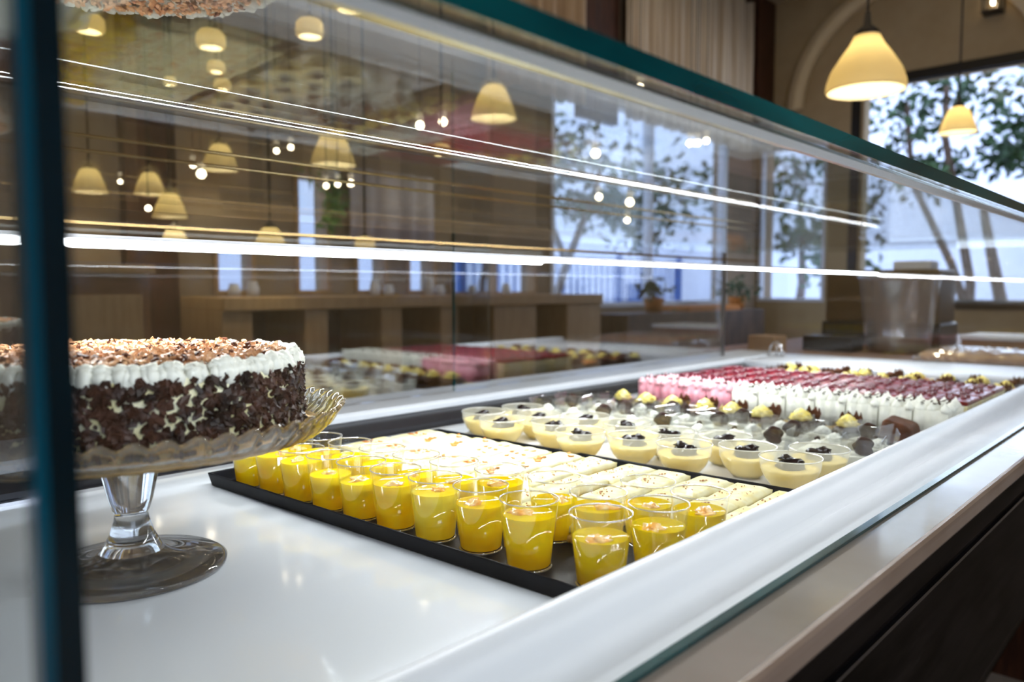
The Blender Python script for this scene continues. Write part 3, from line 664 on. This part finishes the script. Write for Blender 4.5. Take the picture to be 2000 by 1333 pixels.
# floor of the tray is 3.9 mm over the deck
front = [(.5055, .374), (.497, .446), (.500, .510), (.492, .566), (.487, .622), (.483, .676), (.479, .729), (.475, .782), (.473, .835), (.470, .888)]
second = [(.562, .354), (.557, .415), (.572, .480), (.560, .543), (.551, .603), (.546, .660), (.541, .716), (.536, .772), (.531, .828), (.526, .884)]
third = [(.619, .3465), (.621, .4035)]
rr = random.Random(9)
proto = make_cup(); first = True
for row, nm in ((front, 'front row'), (second, 'second row'), (third, 'short third row')):
    n = len(row)
    for i, (x, y) in enumerate(row):
        lab = 'clear plastic cup of yellow jelly, %s, %s' % (nm, ordl(n-1-i, n))
        z = .0041
        if first: t = proto; t.location = (x, y, z); t['label'] = lab; t.rotation_euler = (0, 0, rr.uniform(0, 6)); first = False
        else:
            t = proto.copy(); COL.objects.link(t); t.location = (x, y, z); t['label'] = lab; t.rotation_euler = (0, 0, rr.uniform(0, 6))
            for ch in proto.children:
                if ch.name.split('.')[0] in ('jelly', 'fruit_piece'): continue
                c = ch.copy(); COL.objects.link(c); c.parent = t
for i, t in enumerate([o for o in COL.objects if o.name.startswith('jelly_cup') and o.parent is None]):
    fill(t, rr.uniform(.036, .047), rr.choice(('jelly', 'jelly', 'jelly_pale', 'jelly_orange')), i+1)

# ------------------------------------------------------------------ cream slices
def slice_mesh(seed, L=.088, W=.046, Hh=.019, topm='cream'):
    """rounded cream bar over a sponge base"""
    def slab(mb, l, w_, z0, z1, amp, sd, n=14, m=8):
        vs = []; fs = []
        def P(i, j, z, top):
            x = (i/n-.5)*l; y = (j/m-.5)*w_; q = Vector((x*40, y*40, sd*3.3+z*50))
            return (x+.0016*noise.noise(q), y+.0016*noise.noise(q+Vector((9, 0, 0))), z+(amp*noise.noise(q*1.2) if top else 0) - (.003 if top and (i in (0, n) or j in (0, m)) else 0))
        for j in range(m+1):
            for i in range(n+1): vs.append(P(i, j, z1, True))
        for j in range(m+1):
            for i in range(n+1): vs.append(P(i, j, z0, False))
        o = (m+1)*(n+1)
        for j in range(m):
            for i in range(n):
                a = j*(n+1)+i; fs.append((a, a+1, a+n+2, a+n+1)); fs.append((o+a, o+a+n+1, o+a+n+2, o+a+1))
        bd = [i for i in range(n)]+[j*(n+1)+n for j in range(m)]+[m*(n+1)+i for i in range(n, 0, -1)]+[j*(n+1) for j in range(m, 0, -1)]
        for k in range(len(bd)):
            a, b = bd[k], bd[(k+1) % len(bd)]; fs.append((a, o+a, o+b, b))
        mb.add(vs, fs, True)
    b = MB(); slab(b, L+.0015, W+.0015, 0, Hh*.5, 0, seed); c = MB(); slab(c, L-.001, W-.001, Hh*.5, Hh, .0022, seed+50)
    return b, c
def make_slice(seed, nuts):
    t = thing('cream_slice', 'x', 'pastry', (0, 0, 0), 0, 'white cream slices on the black tray')
    b, c = slice_mesh(seed); b.build('sponge_base', 'sponge', t); c.build('cream_topping', 'cream', t)
    n = MB(); r = random.Random(seed+100)
    global rnd; rnd = r
    for k in range(7 if nuts else 26):
        chip(n, (r.uniform(-.036, .036), r.uniform(-.018, .018), .0195), (0, 0, 1), r.uniform(.005, .010) if nuts else r.uniform(.001, .0022), 1.3, .0007, .3)
    n.build('sprinkles', 'nut' if nuts else 'flake_light', t)
    return t
protos = {(s, nt_): make_slice(s, nt_) for s in (1, 2, 3) for nt_ in (True, False)}
used = set()
def place_slice(s, nuts, loc, rz, lab):
    p = protos[(s, nuts)]
    if (s, nuts) not in used: used.add((s, nuts)); p.location = loc; p.rotation_euler = (0, 0, rz); p['label'] = lab; return
    dup(p, loc, rz, lab)
rows = [(.795, [.344+k*.0505+(.0100 if k > 4 else 0)+max(0, k-5)*.0015 for k in range(12)], 'back column, beside the bowls'), (.706, [.345+k*.0510+(.009 if k > 3 else 0)+max(0, k-5)*.001 for k in range(12)], 'middle column'), (.618, [.470+k*.0510 for k in range(9)], 'column just behind the cups')]
for (x, ys, nm) in rows:
    n = len(ys)
    for i, y in enumerate(ys):
        x2 = x-(y-.35)*math.tan(TR)-(.004 if nm[0] == 'b' else 0)
        place_slice(rr.choice((1, 2, 3)), y > .64, (x2+rr.uniform(-.003, .003), y, .0041), TR+rr.uniform(-.07, .07), 'flat white cream slice, %s, %s' % (nm, ordl(n-1-i, n)))

# ------------------------------------------------------------------ custard bowls
def make_bowl():
    t = thing('custard_bowl', 'x', 'dessert bowl', (0, 0, 0), 0, 'frosted bowls of yellow custard')
    w = MB(); w.cap0 = True; w.cap1 = False
    w.lathe([(.016, .0006), (.022, .004), (.030, .014), (.0355, .027), (.0368, .040)], 48); w.build('bowl_wall', 'bowl_plastic', t)
    w = MB(); w.cap0 = w.cap1 = False
    w.lathe([(.0366, .0395), (.0376, .0403), (.0373, .0415), (.0364, .0412)], 48, closed=True); w.build('rim', 'bowl_rim', t)
    w = MB(); w.lathe([(.015, 0), (.017, 0), (.0165, .0016), (.015, .0016)], 32, closed=True); w.build('foot_ring', 'bowl_rim', t)
    w = MB(); w.lathe([(.0150, .002), (.0210, .0048), (.0290, .0146), (.0340, .0275), (.0328, .0272), (0, .0268)], 48); w.build('custard', 'custard', t)
    j = MB(); j.blob((0, 0, .0290), (.0175, .0150, .0095), .55, 4, 3, 3); j.blob((.004, .002, .0375), (.0095, .0080, .0050), .6, 5, 8, 2)
    j.build('jam_dollop', 'jam', t)
    return t
bw = make_bowl()
bl = [((.908, .386), 'nearest the white ledge in the first row'), ((.984, .381), 'behind the one nearest the white ledge'), ((.936, .456), 'second back from the ledge, touching two others'), ((.892, .524), 'first row beside the speckled slices'),
      ((.896, .606), 'first row in the middle of the line'), ((.981, .512), 'second row with a clear view of its custard'), ((.874, .684), 'first row above the brown-edged slice'), ((.905, .758), 'first row with its jam almost hidden'),
      ((.946, .826), 'second row third from the dark rear channel'), ((.870, .838), 'first row second from the left'), ((.982, .896), 'back corner under the square cups'), ((.902, .912), 'leftmost of all'),
      ((.984, .757), 'second row with a swirl of white on its jam'), ((.962, .590), 'second row beside a dark chocolate ball'), ((.974, .672), 'second row in the middle of the line')]
for i, ((x, y), nm) in enumerate(bl):
    lab = 'frosted custard bowl with dark jam, ' + nm
    if i == 0: bw.location = (x, y, .0041); bw['label'] = lab; bw.rotation_euler = (0, 0, 1)
    else: dup(bw, (x, y, .0041), rr.uniform(0, 6), lab)

# ------------------------------------------------------------------ square cups with chocolate
def make_square():
    t = thing('square_cup', 'x', 'dessert cup', (0, 0, 0), 0, 'clear square cups with chocolate')
    def rr_(h, z): return [(-h, -h, z), (h, -h, z), (h, h, z), (-h, h, z)]
    vs = []; 
    for h, z in ((.0185, .0005), (.0255, .050)): vs += rr_(h, z)
    for h, z in ((.0243, .050), (.0172, .005)): vs += rr_(h, z)
    fs = [(j*4+i, j*4+(i+1) % 4, (j+1)*4+(i+1) % 4, (j+1)*4+i) for j in range(3) for i in range(4)]+[(3, 2, 1, 0), (12, 13, 14, 15)]
    MB().add(vs, fs).build('cup_wall', 'square_plastic', t, bevel=.001)
    vs = rr_(.0168, .0054)+rr_(.0198, .026); MB().add(vs, [(3, 2, 1, 0), (4, 5, 6, 7)]+[(i, (i+1) % 4, 4+(i+1) % 4, 4+i) for i in range(4)]).build('cream_filling', 'pale_cream', t, bevel=.002)
    j = MB(); j.blob((0, 0, .036), (.0135, .0125, .0115), .5, 3, 5, 3); j.blob((.006, -.004, .041), (.007, .006, .005), .6, 4, 9, 2); j.build('chocolate_ball', 'choc', t)
    return t
def plain_square():
    t = thing('square_cup', 'x', 'dessert cup', (0, 0, 0), 0, 'clear square cups with chocolate')
    for c in sq.children:
        if c.name.startswith('chocolate'): continue
        d = c.copy(); COL.objects.link(d); d.parent = t
    f = MB(); star_swirl(f, (0, 0, .0262), .012, .012, seed=4); f.build('cream_swirl', 'whipped', t)
    f = MB(); f.blob((.005, .003, .0385), (.005, .004, .003), .5, 4, 2, 2); f.build('chocolate_piece', 'choc', t)
    return t
def star_swirl(mb, c, r, h, lobes=6, turns=2.2, seed=0, flat=1.0):
    n = 36; vs = []
    levels = [(1.0, 0), (1.05, .18), (.86, .34), (.90, .45), (.62, .62), (.58, .72), (.28, .88), (.04, 1.0)]
    for li, (k, z) in enumerate(levels):
        for i in range(n):
            a = 2*PI*i/n; rad = r*k*(1+.16*math.cos(lobes*(a+z*turns)))
            vs.append((c[0]+rad*math.cos(a)*flat, c[1]+rad*math.sin(a), c[2]+h*z))
    fs = [(j*n+i, j*n+(i+1) % n, (j+1)*n+(i+1) % n, (j+1)*n+i) for j in range(len(levels)-1) for i in range(n)]
    fs += [tuple(range(n-1, -1, -1)), tuple((len(levels)-1)*n+i for i in range(n))]
    mb.add(vs, fs, True)
sq = make_square(); sp_ = plain_square(); q = []
for k in range(10): q.append((1.052+.004*math.sin(k*2.1), .350+k*.0610, 'first row', k, 10))
for k in range(10): q.append((1.118+.004*math.sin(k*1.7), .352+k*.0605, 'second row', k, 10))
q += [(1.170, .382+k*.066, 'back row', k, 8) for k in range(8)]
for i, (x, y, nm, k, n) in enumerate(q):
    pl_ = (k*7+len(nm)) % 5 < 3
    lab = 'clear square plastic cup with %s, %s, %s' % ('a small cream swirl' if pl_ else 'cream and a dark chocolate ball', nm, ordl(n-1-k, n)); rz = rr.uniform(-.3, .3)+.1
    if pl_:
        if sp_['label'] == 'x': sp_.location = (x, y, .0041); sp_['label'] = lab
        else: dup(sp_, (x, y, .0041), rz, lab)
    elif sq['label'] == 'x': sq.location = (x, y, .0041); sq['label'] = lab; sq.rotation_euler = (0, 0, rz)
    else: dup(sq, (x, y, .0041), rz, lab)

# ------------------------------------------------------------------ chocolate pastries with yellow cream
def star_swirl(mb, c, r, h, lobes=6, turns=2.2, seed=0, flat=1.0):
    """piped rosette"""
    n = 48; prof = []
    levels = [(1.0, 0), (1.05, .18), (.86, .34), (.90, .45), (.62, .62), (.58, .72), (.28, .88), (.04, 1.0)]
    vs = []
    for li, (k, z) in enumerate(levels):
        for i in range(n):
            a = 2*PI*i/n; rad = r*k*(1+.16*math.cos(lobes*(a+z*turns)))
            vs.append((c[0]+rad*math.cos(a)*flat, c[1]+rad*math.sin(a), c[2]+h*z+.001*noise.noise(Vector((a, z*4, seed)))))
    fs = [(j*n+i, j*n+(i+1) % n, (j+1)*n+(i+1) % n, (j+1)*n+i) for j in range(len(levels)-1) for i in range(n)]
    fs += [tuple(range(n-1, -1, -1)), tuple((len(levels)-1)*n+i for i in range(n))]
    mb.add(vs, fs, True)
def make_eclair(seed, shard=True, base='choc', top=True):
    t = thing('chocolate_pastry', 'x', 'pastry', (0, 0, 0), 0, 'small chocolate pastries on the black trays')
    MB().blob((0, 0, .0135), (.034, .024, .0138), .25, 3, seed, 3).build('pastry_base', base, t)
    y = MB()
    if not top: y.blob((-.006, 0, .027), (.016, .013, .009), .6, 4, seed, 3); y.build('chocolate_icing', 'milk_choc', t)
    else:
      star_swirl(y, (-.008, 0, .0245), .0165, .019, seed=seed, flat=1.15)
      y.blob((.006, .004, .029), (.011, .010, .006), .3, 4, seed, 2); y.build('yellow_cream', 'yellow_cream', t)
    if shard:
        s = MB(); n = 9; vs = []
        for i in range(n+1):
            a = -1.2+2.4*i/n
            for z, k in ((.020, .75), (.034, 1.0), (.040+.006*math.sin(i*2.3+seed), .85)):
                vs.append((.012+.018*k*math.cos(a), .020*k*math.sin(a), z))
        m = len(vs)
        vs += [(x-.0016, y_, z) for x, y_, z in vs]
        fs = []
        for i in range(n):
            for j in range(2):
                a = i*3+j; fs += [(a, a+3, a+4, a+1), (m+a, m+a+1, m+a+4, m+a+3)]
            fs += [(i*3, m+i*3, m+i*3+3, i*3+3), (i*3+2, i*3+5, m+i*3+5, m+i*3+2)]
        fs += [(0, 1, m+1, m), (1, 2, m+2, m+1), (n*3, m+n*3, m+n*3+1, n*3+1), (n*3+1, m+n*3+1, m+n*3+2, n*3+2)]
        s.add(vs, fs, True); s.build('chocolate_curl', 'milk_choc', t)
    return t
ep = [make_eclair(1), make_eclair(2), make_eclair(3, False), make_eclair(4, True, 'milk_choc'), make_eclair(5, False, 'nut'), make_eclair(6, True, 'choc', False)]
eused = set()
def place_eclair(k, loc, rz, lab, sc=None):
    p = ep[k]
    if k not in eused: eused.add(k); p.location = loc; p.rotation_euler = (0, 0, rz); p['label'] = lab; p.scale = sc or (1, 1, 1)
    else: dup(p, loc, rz, lab, sc)
ys = [.452, .527, .592, .652, .712, .772, .832, .898]
for i, y in enumerate(ys):
    place_eclair([0, 1, 3, 0, 3, 1, 2, 2][i], (1.278+.006*math.sin(i*2), y-.004, .0041), rr.uniform(-.6, .6), 'chocolate pastry with yellow cream before the mousse slices, %s of eight' % ordl(7-i, 8), (.95, .95, 1.0))
bk = thing('chocolate_block', 'plain dark chocolate cake block nearest the front ledge', 'pastry', (1.285, .372, .0041))
mb = MB(); mb.add([(-.034, -.026, 0), (.034, -.026, 0), (.034, .026, 0), (-.034, .026, 0), (-.030, -.022, .034), (.030, -.020, .036), (.026, .022, .046), (-.026, .020, .044)],
                  [(0, 3, 2, 1), (4, 5, 6, 7), (0, 1, 5, 4), (1, 2, 6, 5), (2, 3, 7, 6), (3, 0, 4, 7)])
mb.build('cake', 'milk_choc', bk, bevel=.008, seg=4)
MB().box(-.036, .036, -.0275, .0275, .0002, .010).build('glaze_base', 'choc', bk)
for r_, (x, nm) in enumerate(((1.945, 'near row'), (2.020, 'middle row'), (2.095, 'last row'))):
    for i in range(9):
        y = .366+i*.066
        place_eclair([0, 5, 4, 1, 5, 3, 2, 4, 5][(i+r_*2) % 9], (x+.004*math.sin(i*3+r_), y, .0041), rr.uniform(-.8, .8), 'chocolate pastry %s on the far tray, %s, %s' % (('with a chocolate curl' if [0, 5, 4, 1, 5, 3, 2, 4, 5][(i+r_*2) % 9] == 5 else 'with yellow cream'), nm, ordl(8-i, 9)), (.9, .9, .92))

# ------------------------------------------------------------------ mousse slices and red topped cheesecake
def make_mousse(body, top, grp, seed):
    t = thing('mousse_slice', 'x', 'cake slice', (0, 0, 0), 0, grp)
    MB().box(-.048, .048, -.0258, .0258, 0, .007).build('biscuit_base', 'sponge', t, bevel=.001)
    b = MB()
    vs = []; n = 22                                            # fluted sides
    for z in (.0072, .030, .050):
        for k in range(4*n):
            s_, u = divmod(k, n); u = u/n*2-1; w_ = .0012*math.cos(u*PI*3)*(1 if z < .05 else .6)
            x, y = [(u*.048, -.0258-w_), (.048+w_, u*.0258), (-u*.048, .0258+w_), (-.048-w_, -u*.0258)][s_]
            vs.append((x, y, z))
    m = 4*n; fs = [(j*m+i, j*m+(i+1) % m, (j+1)*m+(i+1) % m, (j+1)*m+i) for j in range(2) for i in range(m)]+[tuple(range(m-1, -1, -1)), tuple(2*m+i for i in range(m))]
    b.add(vs, fs, True); b.build('mousse', body, t)
    c = MB(); r = random.Random(seed)
    for i in range(6):
        for j in range(3):
            x, y = -.040+i*.016+r.uniform(-.003, .003), -.018+j*.018+r.uniform(-.003, .003); g = r.uniform(.75, 1.1)
            c.lathe([(.0088*g, .048), (.0092*g, .052), (.0070*g, .056), (.0034*g, .0595), (.0004, .062+r.uniform(-.002, .004))], 10, Matrix.Translation((x, y, 0)))
    c.build('whipped_peaks', top, t)
    s = MB(); global rnd; rnd = r
    for k in range(14): chip(s, (r.uniform(-.046, -.015) if k < 9 else r.uniform(-.01, .04), r.uniform(-.015, .015), .060+r.uniform(0, .004)), (0, 0, 1), r.uniform(.003, .006), 1.6, .0006, .9)
    s.build('chocolate_bits', 'choc', t)
    return t
pk = make_mousse('pink_mousse', 'pink_cream', 'pink mousse slices', 31)
cm = make_mousse('mousse_white', 'whipped', 'white cream mousse slices', 32)
fp = fc = True
for k in range(11):
    y = .3465+k*.0532; x = 1.398
    if k >= 7:
        lab = 'pink mousse slice with whipped pink peaks, %s of four' % ordl(10-k, 4)
        if fp: pk.location = (x, y, .0041); pk['label'] = lab; fp = False
        else: dup(pk, (x, y, .0041), 0, lab)
    else:
        lab = 'white cream mousse slice with whipped peaks, %s of seven' % ordl(6-k, 7)
        if fc: cm.location = (x, y, .0041); cm['label'] = lab; fc = False
        else: dup(cm, (x, y, .0041), 0, lab)
def make_cheese():
    t = thing('berry_cheesecake', 'x', 'cake slice', (0, 0, 0), 0, 'cheesecake slices under red berry jelly')
    MB().box(-.045, .045, -.0255, .0255, 0, .008).build('biscuit_base', 'sponge', t)
    MB().box(-.045, .045, -.0255, .0255, .0081, .046).build('filling', 'cream', t, bevel=.001)
    j = MB(); j.box(-.045, .045, -.0257, .0257, .0462, .054); j.build('berry_jelly', 'red_jelly', t, bevel=.003, seg=3)
    b = MB(); r = random.Random(6)
    for k in range(12): b.blob((r.uniform(-.040, .040), r.uniform(-.020, .020), .055), (.005, .005, .004), .2, 3, k, 2)
    b.build('berries', 'berry', t); return t
ch = make_cheese(); fst = True
for r_, x in enumerate((1.515, 1.615, 1.715)):
    for k in range(11):
        y = .3465+k*.0532
        lab = 'cheesecake slice with glossy red berry jelly, %s row, %s' % (('near', 'middle', 'far')[r_], ordl(10-k, 11))
        if fst: ch.location = (x, y, .0041); ch['label'] = lab; fst = False
        else: dup(ch, (x, y, .0041), 0, lab)

# ------------------------------------------------------------------ side counter beyond the case
sc_ = thing('side_counter', 'wooden side counter beyond the far end of the case', 'counter', (3.1, .9, FZ))
MB().box(-.62, 1.2, -.66, .55, .84, .875).build('worktop', 'mid_wood', sc_, bevel=.004)
MB().box(-.60, 1.15, -.60, .50, 0, .839).build('body', 'dark_wood', sc_)
CZt = .0252
jr = thing('glass_jar', 'tall clear ribbed glass tumbler on the side counter', 'jar', (2.93, .868, CZt))
w = MB(); w.cap0 = True; w.cap1 = False
w.lathe([(.10, .004), (.105, .03), (.128, .25), (.134, .262)], 48, rfun=lambda a, r, z: 1+.012*math.cos(a*16)); w.build('wall', 'film', jr)
w = MB(); w.lathe([(.130, .258), (.138, .262), (.136, .270), (.130, .268)], 48, closed=True); w.build('rim', 'film', jr)
MB().lathe([(0, .002), (.09, .002), (.098, .05), (0, .05)], 40).build('contents', 'olive_brown', jr)
bx = thing('coffee_grinder', 'olive brown box shaped machine on the side counter behind the tumbler', 'machine', (3.37, 1.03, CZt))
MB().box(-.12, .12, -.21, .22, .09, .30).build('housing', 'olive_brown', bx, bevel=.01)
MB().box(-.13, .13, -.22, .23, 0, .09).build('base', 'black_plastic', bx, bevel=.008)
MB().box(-.05, .06, -.16, -.02, .30, .335).build('lid', 'white_card', bx, bevel=.006)
pb = thing('pastry_box', 'kraft box with a white lid at the right end of the side counter', 'box', (3.30, .50, CZt))
MB().box(-.14, .14, -.22, .22, .0, .040).build('box', 'kraft', pb, bevel=.003)
MB().box(-.145, .145, -.225, .225, .0402, .055).build('lid', 'white_card', pb, bevel=.003)
bt = MB().box(-.05, .06, -.09, .09, 0, .055).build('black_box', 'black_plastic', bevel=.006, loc=(2.83, 1.06, CZt))
tag(bt, 'low black plastic box left of the tumbler on the side counter', 'box')
bb = MB().box(-.05, .05, -.05, .05, 0, .06).build('kraft_box', 'kraft', bevel=.004, loc=(2.60, 1.20, CZt))
tag(bb, 'small kraft cardboard box at the left end of the side counter', 'box')
# film-wrapped loaf
lp = thing('wrapped_cake', 'brown cake under crinkled clear film right of the tumbler', 'cake', (2.72, .56, CZt))
MB().box(-.10, .12, -.20, .15, .0, .028).build('cake', 'nut', lp, bevel=.008)
mb = MB(); n = 30; vs = []
for j in range(n+1):
    for i in range(n+1):
        u, v = i/n*2-1, j/n*2-1
        vs.append((u*.13+.01, v*.20-.025, (.036*(1-max(abs(u), abs(v))**6)+.009*abs(noise.noise(Vector((u*7, v*9, 2))))+.002)))
mb.add(vs, [(j*(n+1)+i, j*(n+1)+i+1, (j+1)*(n+1)+i+1, (j+1)*(n+1)+i) for j in range(n) for i in range(n)], False); f_ = mb.build('film', 'film', lp)
# little wire holder on the end ledge
wh = thing('wire_holder', 'small bent wire card holder on the far white ledge', 'holder', (2.33, 1.045, .0378))
for dx in (-.0, .006):
    MB().tube([(dx, .022*math.cos(PI*k/14)+dx, .045*math.sin(PI*k/14)) for k in range(15)], .0016, 6).build('wire_loop', 'silver', wh)
MB().tube([(.003, 0, .001), (.003, 0, .040)], .0016, 6).build('stem', 'silver', wh)
MB().box(-.008, .012, -.024, .026, -.0002, .0022).build('foot', 'silver', wh)
